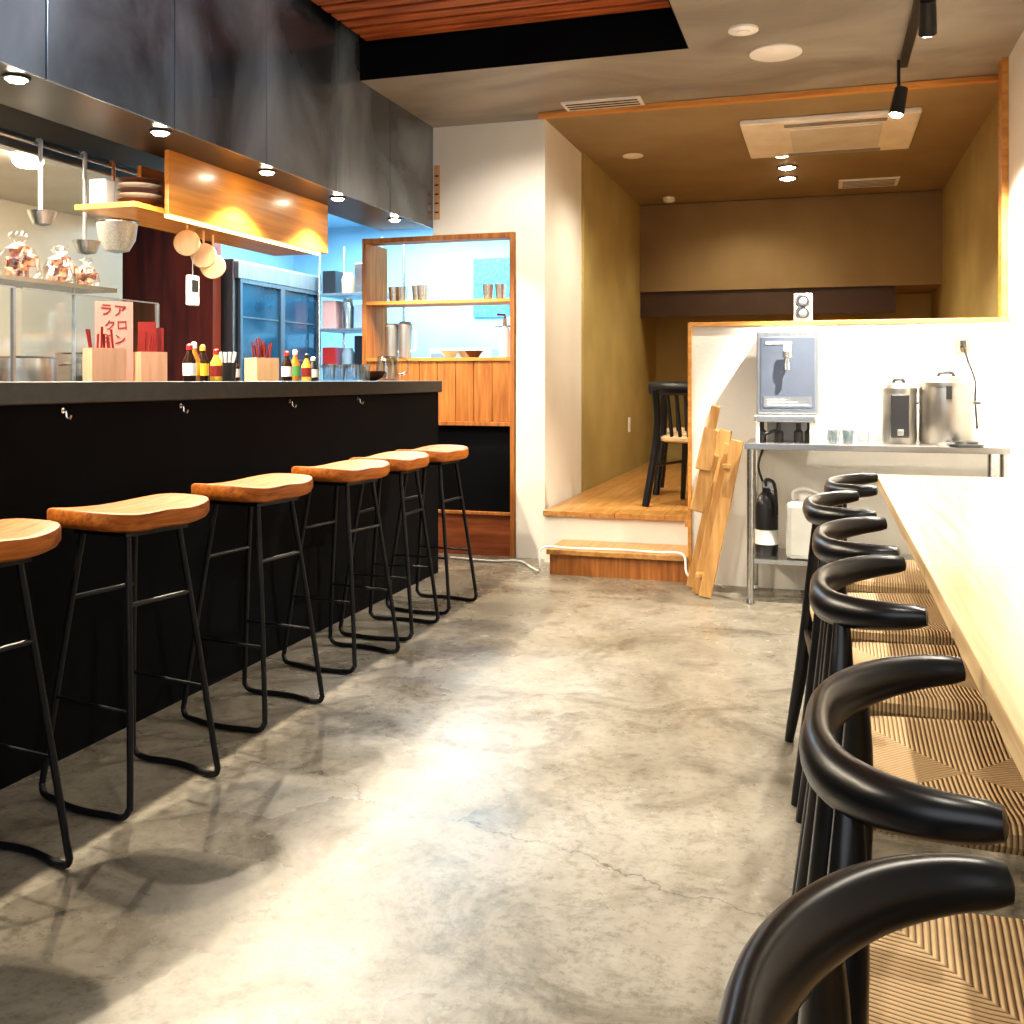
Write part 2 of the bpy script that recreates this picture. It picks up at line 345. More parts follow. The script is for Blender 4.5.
pos=[(-1.71,1.63,-8),(-1.70,2.16,-11),(-1.72,2.77,-8),(-1.73,3.39,-9),(-1.74,3.85,0),(-1.74,4.32,-6)]
st.location=(pos[0][0],pos[0][1],0); st.rotation_euler=(0,0,math.radians(pos[0][2]))
for x,y,a in pos[1:]+[(-1.70,1.10,0)]: dup(st,(x,y,0),math.radians(a))
# ---------------------------------------------------------------- horn chairs
def horn():
    r=E('dining_chair','black curved-back armless dining chair with woven cord seat','chair',group='chairs along the wall table')
    n=56; vs=[];fs=[]
    rings=[(.02,0),(.3,0),(.6,0),(.85,0),(.95,-.004),(1,-.016),(1,-.034),(.95,-.046),(.5,-.046),(.02,-.046)]
    for k,dz in rings:
        for j in range(n):
            an=2*pi*j/n; cx,sy=math.cos(an),math.sin(an); e=.38
            x=.215*k*math.copysign(abs(cx)**e,cx); y=.225*k*math.copysign(abs(sy)**e,sy)*(1+.10*x/.215)
            vs.append((x,y,.447-.018*(1-min(1,(x/.215)**2))*(1-min(1,(y/.235)**2))+.006*(y/.235)**2+dz))
    for i in range(len(rings)-1):
        for j in range(n): fs.append((i*n+j,i*n+(j+1)%n,(i+1)*n+(j+1)%n,(i+1)*n+j))
    fs.append(tuple(range(n))); fs.append(tuple((len(rings)-1)*n+j for j in range(n)))
    G().add(vs,fs).obj('seat',m_weave,r)
    for sy in(-1,1):
        G().tube([(.215,sy*.245,0),(.205,sy*.235,.25),(.195,sy*.228,.44),(.193,sy*.227,.457)],[.012,.018,.019,.015],12).obj('leg',m_blackw,r)
        G().tube(crv([(-.265,sy*.225,0),(-.225,sy*.210,.25),(-.200,sy*.198,.45),(-.190,sy*.172,.60),(-.188,sy*.143,.698)],4),[.0125+.0105*math.sin(pi*min(1,i/15)) for i in range(17)],12).obj('leg',m_blackw,r)
        G().tube([(.205,sy*.235,.27),(-.228,sy*.208,.27)],.010,8).obj('stretcher',m_blackw,r)
    G().tube([(.198,-.228,.36),(.198,.228,.36)],.011,8).obj('stretcher',m_blackw,r)
    G().tube([(-.215,-.205,.33),(-.215,.205,.33)],.011,8).obj('stretcher',m_blackw,r)
    P=[(-.084,-.211,.718),(-.122,-.203,.714),(-.164,-.175,.709),(-.198,-.127,.704),(-.217,-.066,.702),(-.221,0,.702)]
    P=P+[(x,-y,z) for x,y,z in P[-2::-1]]
    c=crv(P,6); k=len(c)
    rr=[];rz=[]
    for i in range(k):
        t=abs(i/(k-1)*2-1)
        rr.append(.0150+.005*math.sin(pi*t)**1.2+.001*t); rz.append(.0150+.012*math.cos(t*pi/2)**.8)
    d0=(c[0]-c[1]).normalized(); d1=(c[-1]-c[-2]).normalized()
    c=[c[0]+d0*.010,c[0]+d0*.008]+c+[c[-1]+d1*.008,c[-1]+d1*.010]
    rr=[rr[0]*.55,rr[0]*.86]+rr+[rr[-1]*.86,rr[-1]*.55]; rz=[rz[0]*.55,rz[0]*.86]+rz+[rz[-1]*.86,rz[-1]*.55]
    G().tube(c,rr,18,rz=rz).obj('backrest',m_blackw,r)
    return r
ch=horn()
cp=[(.180,.51,-3),(.215,1.03,-3),(.212,1.72,0),(.21,2.25,0),(.18,2.81,4),(.235,3.39,-3)]
ch.location=(cp[0][0],cp[0][1],0); ch.rotation_euler=(0,0,math.radians(cp[0][2]))
for x,y,a in cp[1:]: dup(ch,(x,y,0),math.radians(a))
# ---------------------------------------------------------------- wall table
r=E('wall_table','long pale ash table fixed along the plaster wall','table',(.5,1.5,0))
B('tabletop',-.33,.33,-2.4,.428,.688,.722,m_light,r,.003); B('tabletop',-.33,.33,.431,2.2,.688,.722,m_light,r,.003)
for yy in(-1.9,-.2,1.5,2.1):
    B('leg',.27,.31,yy-.02,yy+.02,0,.688,m_blackm,r); B('bracket',-.1,.31,yy-.015,yy+.015,.658,.688,m_blackm,r)
# ---------------------------------------------------------------- spindle chairs on the platform
r=E('spindle_chair','black spindle-back chair with pale woven seat on the raised platform','chair',(-.70,6.05,.30),math.radians(-18),group='spindle chairs on the platform')
n=40;vs=[];fs=[]
rings=[(.02,0),(.9,0),(1,-.012),(1,-.03),(.9,-.04),(.02,-.04)]
for k,dz in rings:
    for j in range(n):
        an=2*pi*j/n; cx,sy=math.cos(an),math.sin(an)
        vs.append((.22*k*math.copysign(abs(cx)**.45,cx),.21*k*math.copysign(abs(sy)**.45,sy),.42+dz))
for i in range(len(rings)-1):
    for j in range(n): fs.append((i*n+j,i*n+(j+1)%n,(i+1)*n+(j+1)%n,(i+1)*n+j))
fs.append(tuple(range(n))); fs.append(tuple((len(rings)-1)*n+j for j in range(n)))
G().add(vs,fs).obj('seat',m_weave,r)
for sx in(-1,1):
    G().tube([(sx*.235,.22,0),(sx*.20,.19,.41)],[.015,.021],10).obj('leg',m_blackw,r)
    G().tube(crv([(sx*.25,-.25,0),(sx*.205,-.19,.43),(sx*.20,-.22,.69)],5),.023,10).obj('leg',m_blackw,r)
    G().tube([(sx*.22,.205,.24),(sx*.228,-.22,.24)],.009,8).obj('stretcher',m_blackw,r)
G().tube([(-.215,.20,.32),(.215,.20,.32)],.010,8).obj('stretcher',m_blackw,r)
G().tube(crv([(-.25,-.19,.70),(-.13,-.235,.70),(0,-.25,.70),(.13,-.235,.70),(.25,-.19,.70)],5),.014,12,rz=.040).obj('backrest',m_blackw,r)
for x in(-.12,-.06,0,.06,.12):
    G().tube([(x*.9,-.185,.40),(x,-.24+abs(x)*.1,.69)],.012,8).obj('spindle',m_blackw,r)
dup(r,(-.83,6.78,.30),math.radians(6))
# ---------------------------------------------------------------- folded wooden high chair
r=E('folded_high_chair','folded pale wooden child high chair leaning beside the half wall','chair',(-.60,4.96,0))
def plank(gg,p0,p1,w,t,mi=0):
    p0=Vector(p0);p1=Vector(p1);d=(p1-p0);L=d.length;d.normalize(); s_=Vector((0,1,0)); u_=d.cross(s_).normalized()
    mt=Matrix((( u_.x,s_.x,d.x,p0.x),(u_.y,s_.y,d.y,p0.y),(u_.z,s_.z,d.z,p0.z),(0,0,0,1)))
    return gg.box(-w/2,w/2,-t/2,t/2,0,L,mi,mt)
plank(G(),(.05,-.10,0.010),(.20,-.06,.76),.060,.028).obj('side_rail',m_pine,r,smooth=False,bevel=.003)
plank(G(),(-.035,.10,0.010),(.13,.12,.80),.060,.028).obj('side_rail',m_pine,r,smooth=False,bevel=.003)
g=plank(G(),(.0,-.03,0.010),(.155,.0,.74),.045,.028); g.obj('leg',m_pine,r,smooth=False,bevel=.003)
for t_ in(.12,.8):
    g=G(); x=-.0+.19*t_; z=.78*t_; g.box(x-.02,x+.02,-.09,.12,z,z+.022); g.obj('crossbar',m_pine,r,smooth=False,bevel=.003)
plank(G(),(.015,-.13,.42),(.085,-.13,.70),.075,.020).obj('seat',m_pine,r,smooth=False,bevel=.008)
plank(G(),(.045,-.15,.62),(.085,-.12,.82),.075,.020).obj('backrest',m_pine,r,smooth=False,bevel=.008)
plank(G(),(.078,-.12,.80),(.105,-.12,.93),.045,.020).obj('backrest_top',m_pine,r,smooth=False,bevel=.015)
# ---------------------------------------------------------------- steel table with equipment
r=E('steel_table','stainless steel work table with lower shelf against the half wall','table',(.21,4.985,0))
B('tabletop',-.57,.56,-.195,.20,.725,.755,m_ss,r,.003); B('shelf',-.54,.53,-.165,.18,.19,.21,m_ss,r)
for x in(-.545,.535):
    for y in(-.17,.175): G().tube([(x,y,.02),(x,y,.725)],.016,12).lathe([(.012,0),(.02,.004),(.014,.03)],(x,y,0),12).obj('leg',m_ss,r)
r=E('water_dispenser','stainless steel chilled water dispenser with tap and drip tray','dispenser',(-.17,5.03,.755))
B('body',-.145,.145,-.10,.15,.13,.53,m_ssb,r,.008)
B('front_panel',-.125,.125,-.108,-.10,.15,.50,M('blue_grey_panel',(.15,.18,.24),.35,.3),r,.003)
B('drip_tray',-.15,.13,-.17,.12,0.095,.13,m_ss,r,.006)
B('base',-.10,.12,.0,.14,0,.10,m_greyp,r,.004)
B('name_plate',-.11,.11,-.112,-.108,.165,.215,m_ssb,r)
B('name_plate',-.10,.02,-.112,-.108,.465,.478,m_paper,r)
for k in range(3): B('print_line',-.095,.095-.05*k,-.1135,-.112,.175+k*.012,.180+k*.012,m_paper,r)
G().tube([(0,-.105,.40),(0,-.15,.40),(0,-.155,.34)],.012,10).lathe([(.022,0),(.022,.03),(.01,.035)],(0,-.15,.40),14).obj('tap',m_ss,r)
B('lever',-.018,.018,-.16,-.145,.415,.46,m_white,r,.004)
g=G()
for x in(-.12,-.04,.05,.10): g.lathe([(.022,0),(.022,.05),(.012,.06),(.012,.095)],(x,-.10,0),12)
g.tube(crv([(-.12,-.10,.03),(-.07,-.13,.05),(-.04,-.10,.06)],4),.008,8)
g.obj('hose_fitting',m_dark,r)
for x in(-.135,.11): G().tube([(x,-.15,0),(x,-.15,.095)],.01,10).obj('foot',m_white,r)
def tumbler(loc,lab,h=.085,rr=.03,mat=None,grp=None):
    g=G().lathe([(rr*.8,0),(rr,h),(rr*.93,h),(rr*.75,.006),(0.001,.006)],n=18)
    return T(g.obj('drinking_glass',mat or m_glass2,None,loc),lab,'glass',grp)
for i,(x,y) in enumerate(((.04,4.90),(.105,4.93),(.17,4.90),(.10,5.02),(.03,5.02))):
    tumbler((x,y,.755),'clear water glass on the steel table',.06,.03,None,'glasses by the water dispenser')
def pot(name,loc,R,H,lab,cat,blk):
    r=E(name,lab,cat,loc)
    G().lathe([(R*.94,0),(R,.015),(R,H*.82),(R*.98,H*.86)],n=40).obj('body',m_pot,r)
    G().lathe([(R*1.03,H*.84),(R*1.03,H*.90),(R*.8,H*.97),(0.001,H)],n=40).obj('lid',m_pot,r)
    G().tube(crv([(-R*.3,0,H*.97),(-R*.2,0,H*1.04),(R*.2,0,H*1.04),(R*.3,0,H*.97)],4),.008,8).obj('handle',m_dark,r)
    if blk:
        B('control_panel',-.040,.040,-R-.018,-R*.80,H*.10,H*.80,m_dark,r,.006); B('spout',-.014,.014,-R-.05,-R-.018,H*.14,H*.24,m_ss,r,.004)
    else:
        B('latch',-.012,.012,-R-.010,-R+.004,H*.66,H*.86,m_dark,r,.003)
        for sx in(-1,1): G().tube(crv([(sx*R*.98,-.03,H*.6),(sx*(R+.022),-.025,H*.6),(sx*(R+.022),.025,H*.6),(sx*R*.98,.03,H*.6)],3),.006,8).obj('side_handle',m_dark,r)
    return r
pot('insulated_dispenser_pot',(.33,5.02,.755),.080,.285,'steel insulated pot with black front on the steel table','pot',True)
pot('rice_warmer',(.535,5.02,.755),.118,.315,'large round stainless rice warmer on the steel table','pot',False)
r=E('serving_tray','shallow round metal tray with small dishes on the steel table','tray',(.60,4.84,.755))
G().lathe([(.06,0),(.08,.008),(.085,.014),(.08,.014),(.06,.004),(.001,.004)],n=30).obj('dish',m_ssb,r)
G().lathe([(.045,.004),(.05,.022),(.001,.024)],n=30).obj('cover',m_dark,r)
r=E('wall_outlet','beige wall outlet plate with black plug','outlet',(.625,5.2,1.24))
B('plate',-.035,.035,-.008,0,-.06,.06,m_plate,r,.003); B('plug',-.012,.014,-.035,-.008,-.035,0,m_dark,r,.003)
G().tube(crv([(0,-.035,-.02),(.02,-.05,-.10),(.05,-.06,-.2),(.05,-.05,-.28),(.06,-.04,-.42)],6),.005,6).obj('cord',m_dark,r)
r=E('small_speaker','small white two-driver speaker standing on the half wall','speaker',(-.105,5.26,1.345))
B('cabinet',-.045,.045,-.04,.04,0,.14,m_white,r,.006)
for z in(.04,.10):
    G().lathe([(.033,0),(.033,.004),(.024,.006),(.012,.002),(.001,.004)],n=24,mat=Matrix.Translation((0,-.04,z))@Matrix.Rotation(pi/2,4,'X')).obj('driver',m_dark,r)
    G().lathe([(.034,0),(.038,.003),(.034,.005)],n=24,mat=Matrix.Translation((0,-.04,z))@Matrix.Rotation(pi/2,4,'X')).obj('driver_ring',m_ss,r)
r=E('fire_extinguisher','black cylinder with hose and valve below the steel table','extinguisher',(-.27,4.98,.21))
G().lathe([(.05,0),(.055,.02),(.055,.24),(.04,.28),(.02,.30),(.02,.32)],n=24).obj('cylinder',m_dark,r)
G().lathe([(.0555,.05),(.0555,.12)],n=24).obj('label_band',m_paper,r)
G().tube(crv([(0,0,.32),(.0,-.03,.36),(.04,-.05,.34),(.05,-.05,.2)],5),.008,8).obj('hose',m_dark,r)
G().tube(crv([(-.01,0,.33),(-.04,.02,.42),(-.02,.04,.50)],5),.006,8).obj('hose',m_dark,r)
B('valve',-.02,.04,-.012,.012,.31,.35,m_ss,r,.004)
r=E('water_jug','translucent white plastic jug on the lower shelf','jug',(-.09,4.92,.21))
B('jug_body',-.085,.085,-.08,.08,0,.27,M('milky_plastic',(.45,.45,.41),.3),r,.025)
G().lathe([(.03,.27),(.03,.30),(.001,.305)],n=18).obj('cap',m_white,r)
G().tube(crv([(-.05,0,.265),(-.05,0,.31),(.0,0,.325),(.06,0,.30),(.07,0,.26)],4),.009,8).obj('handle',m_white,r)
T(G().tube(crv([(-2.1,5.50,.008),(-1.85,5.46,.008),(-1.68,5.50,.008),(-1.55,5.32,.010),(-1.46,5.17,.03),(-1.45,5.17,.147),(-1.30,5.21,.147),(-1.05,5.24,.147),(-.85,5.22,.147),(-.70,5.19,.147),(-.66,5.12,.05),(-.50,5.14,.008)],6),.0065,8).obj('power_cable',m_white),'white power cable running across the wooden step','cable')
# ---------------------------------------------------------------- ceiling fittings
def downlight(loc,lab,em=m_emw,R=.033,grp='downlights under the bulkhead'):
    r=E('downlight',lab,'light',loc,group=grp)
    G().lathe([(R*1.25,0),(R*1.25,-.006),(R,-.008),(R,0)],n=24).obj('rim',m_dark,r)
    G().lathe([(R,-.002),(R*.7,-.014),(.001,-.020)],n=20).obj('lamp',em,r)
def spot(loc,tgt,power,ang,color,blend=.5,size=.04):
    l=bpy.data.lights.new('lamp_light','SPOT'); l.energy=power; l.spot_size=math.radians(ang); l.spot_blend=blend; l.color=color; l.shadow_soft_size=size
    o=bpy.data.objects.new('spot_light',l); C.objects.link(o); o.location=loc
    o.rotation_euler=(Vector(tgt)-Vector(loc)).to_track_quat('-Z','Y').to_euler(); return o
def area(loc,tgt,power,sx,sy,color):
    l=bpy.data.lights.new('area_lamp','AREA'); l.shape='RECTANGLE'; l.size=sx; l.size_y=sy; l.energy=power; l.color=color
    o=bpy.data.objects.new('area_light',l); C.objects.link(o); o.location=loc
    o.rotation_euler=(Vector(tgt)-Vector(loc)).to_track_quat('-Z','Y').to_euler(); return o
W=(1,.86,.66)
for yy in(1.05,1.75,2.45,3.14,3.88,4.55,5.25):
    downlight((-2.345,yy,1.97),'small round recessed warm downlight under the bulkhead'); spot((-2.345,yy,1.94),(-1.95,yy,0),84,128,W,.5,.012)
r=E('air_conditioner','white ceiling cassette air conditioner in the raised alcove','air conditioner',(.02,6.48,CE-.001))
B('panel',-.50,.50,-.46,.46,-.035,0,m_cream,r,.01); B('intake_grille',-.22,.30,-.30,.30,-.045,-.035,m_white,r,.006)
B('vane',-.25,.32,-.415,-.36,-.042,-.035,m_greyp,r,.004); B('vane',-.25,.32,.36,.415,-.042,-.035,m_greyp,r)
for k,(x,y) in enumerate(((-.28,7.02),(-.26,7.45),(-.27,7.85))):
    downlight((x,y,CE),'round recessed warm downlight in the ochre alcove ceiling',m_emw,.06,'alcove downlights')
AW=(1,.92,.74)
spot((-.25,7.2,CE-.05),(-.2,7.2,0),56,135,AW,.8)
spot((-.6,8.0,CE-.05),(-.6,8.4,0),30,135,AW,.8)
spot((-.9,6.1,CE-.05),(-.9,6.3,0),60,135,AW,.8)
T(G().lathe([(.07,0),(.07,-.008),(.05,-.014),(.001,-.014)],n=28).obj('alcove_downlight',m_cream,None,(-1.25,6.75,CE)),'cream round ceiling fitting in the ochre alcove','light')
T(G().lathe([(.05,0),(.05,-.03),(.03,-.04),(.001,-.04)],n=24).obj('smoke_detector',m_cream,None,(-1.25,8.4,CE)),'cream smoke detector on the alcove ceiling','detector')
r=E('alcove_vent','square cream air vent in the alcove ceiling','vent',(.32,8.2,CE)); B('vent_frame',-.22,.22,-.16,.16,-.012,0,m_cream,r,.003)
for k in range(5): B('louver',-.19,.19,-.13+k*.055,-.12+k*.055,-.018,-.012,m_greyp,r)
r=E('ceiling_speaker','round white ceiling speaker grille','speaker',(-.22,4.82,CE)); G().lathe([(.12,0),(.12,-.008),(.11,-.012),(.001,-.012)],n=40).obj('grille',m_white,r)
r=E('ceiling_sensor','small round white ceiling fitting','sensor',(-.34,4.46,CE)); G().lathe([(.065,0),(.065,-.01),(.05,-.014),(.001,-.014)],n=30).obj('cover',m_white,r); G().lathe([(.03,-.014),(.03,-.018),(.001,-.018)],n=20).obj('lens',m_paper,r)
r=E('linear_air_vent','white linear slot diffuser in the grey ceiling','vent',(-1.17,5.42,CE)); B('vent_frame',-.22,.22,-.08,.08,-.01,0,m_white,r)
for k in range(3): B('slot',-.20,.20,-.055+k*.045,-.040+k*.045,-.013,-.01,m_dark,r)
r=E('track_light','black ceiling track with adjustable spotlights','light',(.36,4.4,CE))
B('rail',-.018,.018,-2.6,.75,-.03,0,m_dark,r)
def head(x,y,z,tx,ty,tz):
    d=(Vector((tx,ty,tz))-Vector((x,y,z))).normalized(); q=d.to_track_quat('Z','Y').to_matrix().to_4x4()
    mt=Matrix.Translation((x,y,z))@q
    G().lathe([(.022,-.075),(.03,-.07),(.034,.06),(.030,.06),(.028,.03)],n=24,mat=mt).tube([(x,y,z),(x,y,-.03)],.008,8).obj('spot_head',m_dark,r)
    G().lathe([(.030,.058),(.022,.066),(.001,.070)],n=20,mat=mt).obj('lamp',m_emw,r)
    return Vector((x+.36,y+4.4,z+CE))+d*.11
tg=[((-.03,.62,-.23),(-.25,.45,-1.35)),((.02,-.22,-.13),(.10,.8,-1.45)),((0,-.9,-.13),(.15,-1.1,-1.9)),((0,-1.7,-.13),(.15,-1.9,-1.9)),((0,-2.4,-.13),(.15,-2.6,-1.9))]
for i,(p,t) in enumerate(tg):
    w=head(*p,*t); wt=(t[0]+.36,t[1]+4.4,t[2]+CE)
    spot(w,wt,[230,560,75,62,55][i],[105,72,85,85,85][i],(1,.91,.78),.5,.02)
# ---------------------------------------------------------------- amber shelf box over kitchen
r=E('hanging_cabinet','amber wood box shelf hung below the bulkhead with warm light strip','cabinet',(-2.5,4.02,1.715))
B('front_board',-.02,0,-.62,.72,0,.255,m_orange_lit,r,.002); B('bottom_board',-.30,-.02,-.80,.72,0,.02,m_orange_lit,r)
B('end_board',-.30,-.02,.70,.72,.02,.255,m_orange_lit,r); B('back_board',-.32,-.30,-.40,.72,0,.255,m_orange_lit,r)
B('light_strip',-.035,-.022,-.60,.68,-.012,0,m_strip,r)
for k in range(5):
    T(G().lathe([(.03,0),(.085,.030),(.08,.030),(.026,.006),(.001,.006)],n=24).obj('stacked_bowl',m_redb if k%2==0 else m_bowl,None,(-2.62,3.38,1.737+k*.020)),'small bowl stacked on the hanging shelf','bowl','bowls on the hanging shelf')
T(B('food_container_box',-2.76,-2.68,3.25,3.31,1.736,1.84,m_greyp,bevel=.008),'lidded grey food container on the hanging shelf','container')
for i,(y,z) in enumerate(((3.66,1.60),(3.78,1.59),(3.85,1.58))):
    r=E('round_paddle','pale round wooden paddle hanging under the shelf','utensil',(-2.60,y,z+.115),group='hanging round paddles')
    G().lathe([(.001,-.006),(.052,-.006),(.056,0),(.052,.006),(.001,.006)],n=26,mat=Matrix.Translation((0,0,-.08-.03*i))@Matrix.Rotation(pi/2,4,'X')@Matrix.Rotation(.5,4,'Y')).obj('blade',m_boxw,r)
    G().tube([(0,0,0),(0,0,-.035-.03*i)],.005,6).obj('handle',m_boxw,r)
r=E('kitchen_timer','white kitchen timer hanging on a hook below the paddles','timer',(-2.60,3.70,1.50)); B('case',-.012,.012,-.035,.035,-.13,0,m_white,r,.006); B('screen',.012,.015,-.022,.022,-.07,-.02,m_dark,r); G().tube([(0,0,0),(0,0,.215)],.002,6).obj('string',m_greyp,r)
# range hood
r=E('range_hood','stainless steel range hood over the kitchen line','hood',(-3.5,3.4,1.95))
G().box(-.49,.53,-3.0,1.5,.02,.549).obj('canopy',m_hood,r,smooth=False,bevel=.004)
B('rim',.50,.55,-3.0,1.53,-.02,.05,m_ss,r,.004)
G().tube([(.63,-1.5,-.0),(.63,1.1,-.0)],.008,8).tube([(.54,-1.1,0),(.63,-1.1,0)],.006,6).tube([(.54,1.05,0),(.63,1.05,0)],.006,6).obj('hanging_rail',m_ss,r)
for yy in(-1.2,-.45,-.10,.8): G().lathe([(.06,.02),(.06,-.01),(.045,-.03),(.001,-.04)],(.40,yy,0),20).obj('hood_lamp',m_emw,r)
def ladle(y,kind,L=.32):
    r=E(kind,'stainless '+kind.replace('_',' ')+' hanging from the hood rail','utensil',(-2.865,y,1.95),group='hanging kitchen utensils')
    G().tube(crv([(-.005,0,.012),(.01,0,.016),(.014,0,0),(.012,0,-.03),(.012,0,-L)],5),[.008]*21,8).obj('handle',m_greyp if kind=='ladle' else m_oakend,r)
    if kind=='ladle': G().lathe([(.001,-.055),(.035,-.048),(.055,0),(.052,0),(.033,-.044),(.001,-.051)],n=22,c=(.02,0,-L)).obj('bowl',m_ss,r)
    else:
        G().lathe([(.001,-.125),(.045,-.115),(.070,-.07),(.080,0),(.083,0),(.074,-.072),(.048,-.119),(.001,-.13)],n=26,c=(.03,0,-L+.02)).obj('basket',m_mesh,r)
        G().lathe([(.082,-.006),(.089,0),(.082,.007)],n=26,c=(.03,0,-L+.02)).obj('rim',m_ss,r)
ladle(3.34,'ladle',.34); ladle(3.10,'ladle',.26); ladle(3.51,'noodle_strainer',.26)
r=E('steel_shelf','narrow stainless shelf on posts behind the counter','shelf',(-2.62,2.7,.90))
B('shelf_board',-.10,.10,-.7,.42,.475,.49,m_ss,r)
for y in(-.68,.40): G().tube([(-.08,y,0),(-.08,y,.475)],.007,8).obj('post',m_ss,r)
for i,(x,y,s) in enumerate(((-2.62,2.75,1.05),(-2.59,2.90,.85),(-2.65,2.98,.95),(-2.60,3.05,.7))):
    r=E('sweets_bag','tied clear plastic bag of wrapped sweets on the steel shelf','bag',(x,y,1.39),group='bags of sweets')
    vs=[];fs=[];n=22
    for k,(rr,z) in enumerate(((.045,0),(.062,.03),(.058,.07),(.040,.10),(.012,.12),(.030,.140),(.026,.155))):
        for j in range(n):
            a=2*pi*j/n; w=1+.10*math.sin(a*5+k*1.3+i)+.10*random.uniform(-1,1); vs.append((rr*w*math.cos(a)*s,rr*w*math.sin(a)*s,z*s))
    for k in range(6):
        for j in range(n): fs.append((k*n+j,k*n+(j+1)%n,(k+1)*n+(j+1)%n,(k+1)*n+j))
    fs.append(tuple(range(n)))
    G().add(vs,fs).obj('plastic_wrap',m_bag,r,smooth=False)
    g=G()
    for q in range(14):
        a=q*2.4; rr=.008+.030*((q%3)/2); zz=.016+.020*(q//3)
        mt=Matrix.Translation((rr*math.cos(a)*s,rr*math.sin(a)*s,zz*s))@Matrix.Rotation(a,4,'Z')@Matrix.Rotation(.6*q,4,'X')
        g.box(-.019*s,.019*s,-.013*s,.013*s,-.010*s,.010*s,0,mt)
    g.obj('sweets',m_sweet,r,smooth=False)
for (y0,y1) in((1.6,2.50),(2.53,3.20)):
    r=E('glass_screen','clear glass guard panel standing on the counter','screen',(-2.40,(y0+y1)/2,1.045),group='glass guard panels'); h=(y1-y0)/2
    B('pane',-.003,.003,-h,h,.0,.29,m_glass,r)
    B('top_rail',-.003,.003,-h,h,.290,.295,m_ssb,r)
    B('post',-.006,.006,h-.010,h,.0,.29,m_ssb,r)
# ---------------------------------------------------------------- counter-top things
Z=1.045
def chopbox(x,y,mat,lab,w=.06,h=.105,n=14,rz=0):
    r=E('chopstick_box',lab,'box',(x,y,Z),rz,group='chopstick boxes')
    g=G().box(-w,w,-w,-w+.006,0,h).box(-w,w,w-.006,w,0,h).box(-w,-w+.006,-w+.006,w-.006,0,h).box(w-.006,w,-w+.006,w-.006,0,h).box(-w+.006,w-.006,-w+.006,w-.006,0,.006)
    g.obj('box_body',mat,r,smooth=False)
    for i in range(n):
        a=random.uniform(-.6,.6)*w; b=random.uniform(-.6,.6)*w; dx=random.uniform(-.018,.018); dy=random.uniform(-.025,.025)
        G().tube([(a,b,.008),(a+dx,b+dy,random.uniform(.14,.18))],[.003,.004],6).obj('chopstick',m_redp,r)
chopbox(-2.18,2.64,m_peach,'peach wooden box of red chopsticks on the counter',.052,.105,8,-.6)
chopbox(-2.2,2.89,m_peach,'peach wooden box of red chopsticks beside the menus',.044,.10,6,-.6)
chopbox(-2.2,3.60,m_boxw,'light wood box holding many red chopsticks',.050,.095,16,-.5)
r=E('menu_card','upright pink menu card with red lettering','sign',(-2.29,2.82,Z),rz=math.radians(-50))
B('card',-.004,.004,-.060,.060,0,.270,m_pink,r)
text('ラア',.044,m_redink,r,(.0052,-.004,.238),(pi/2,.06,pi/2)); text('クロ',.038,m_redink,r,(.0052,.006,.188),(pi/2,-.05,pi/2)); text('ミン',.040,m_redink,r,(.0052,-.002,.140),(pi/2,.05,pi/2))
for k,(x,y) in enumerate(((-2.285,2.985),(-2.275,3.015))):
    T(G().box(-.004,.004,-.030,.030,0,.21-.02*k).obj('menu_booklet',m_redp,None,(x,y,Z),smooth=False,rot=(0.0,0,math.radians(-50))),'thin red menu booklet standing upright on the counter','menu','red menus')
def bottle(x,y,h,R,mb,mc,lab,lm=None,kind='sauce_bottle'):
    r=E(kind,lab,'bottle',(x,y,Z),group='condiment bottles on the counter')
    G().lathe([(R*.9,0),(R,.006),(R,h*.55),(R*.45,h*.75),(R*.4,h*.85)],n=18).obj('bottle_body',mb,r)
    G().lathe([(R*.5,h*.83),(R*.5,h*.95),(R*.2,h),(.001,h)],n=16).obj('cap',mc,r)
    if lm: G().lathe([(R*1.03,h*.15),(R*1.03,h*.48)],n=18).obj('bottle_label',lm,r)
for args in ((-2.17,3.07,.135,.023,m_soy,m_redc,'soy sauce bottle with red cap',m_paper),(-2.2,3.14,.145,.021,m_oil,m_white,'amber oil bottle with white cap',m_yel),(-2.14,3.19,.12,.022,m_yel,m_redc,'yellow spice bottle with red cap',m_redp),
             (-2.26,3.28,.14,.022,m_soy,m_yel,'dark sauce bottle with yellow cap',m_yel),(-2.2,3.40,.10,.022,m_soy,m_dark,'small dark pepper bottle',m_paper),
             (-2.2,3.80,.13,.023,m_soy,m_redc,'soy sauce bottle with red cap',m_paper),(-2.15,3.88,.12,.022,m_yel,m_dark,'yellow spice bottle with dark cap',m_redp),(-2.24,3.94,.14,.022,m_oil,m_white,'amber oil bottle with white cap',m_green),(-2.2,4.03,.11,.022,m_dark,m_white,'black pepper shaker with white lid',m_paper)):
    bottle(*args)
r=E('spoon_holder','grey pot holding white spoons on the counter','holder',(-2.15,3.28,Z))
G().lathe([(.028,0),(.032,.07),(.029,.07),(.025,.006),(.001,.006)],n=20).obj('pot',m_dark,r)
for k in range(4): G().tube([(0.005*k-.01,.004*k-.008,.01),(.012*k-.02,.015*k-.02,.11)],[.003,.007],8).obj('spoon',m_white,r)
for k,(x,y) in enumerate(((-2.2,4.18),(-2.13,4.27),(-2.24,4.36),(-2.15,4.45),(-2.22,4.56))):
    tumbler((x,y,Z),'small clear glass on the counter',.08,.032,None,'glasses on the counter')
r=E('water_pitcher','clear glass water pitcher on the counter end','pitcher',(-2.2,4.83,Z))
G().lathe([(.05,0),(.06,.01),(.058,.10),(.05,.13),(.046,.13),(.053,.10),(.054,.015),(.001,.012)],n=26).obj('pitcher_body',m_glass2,r)
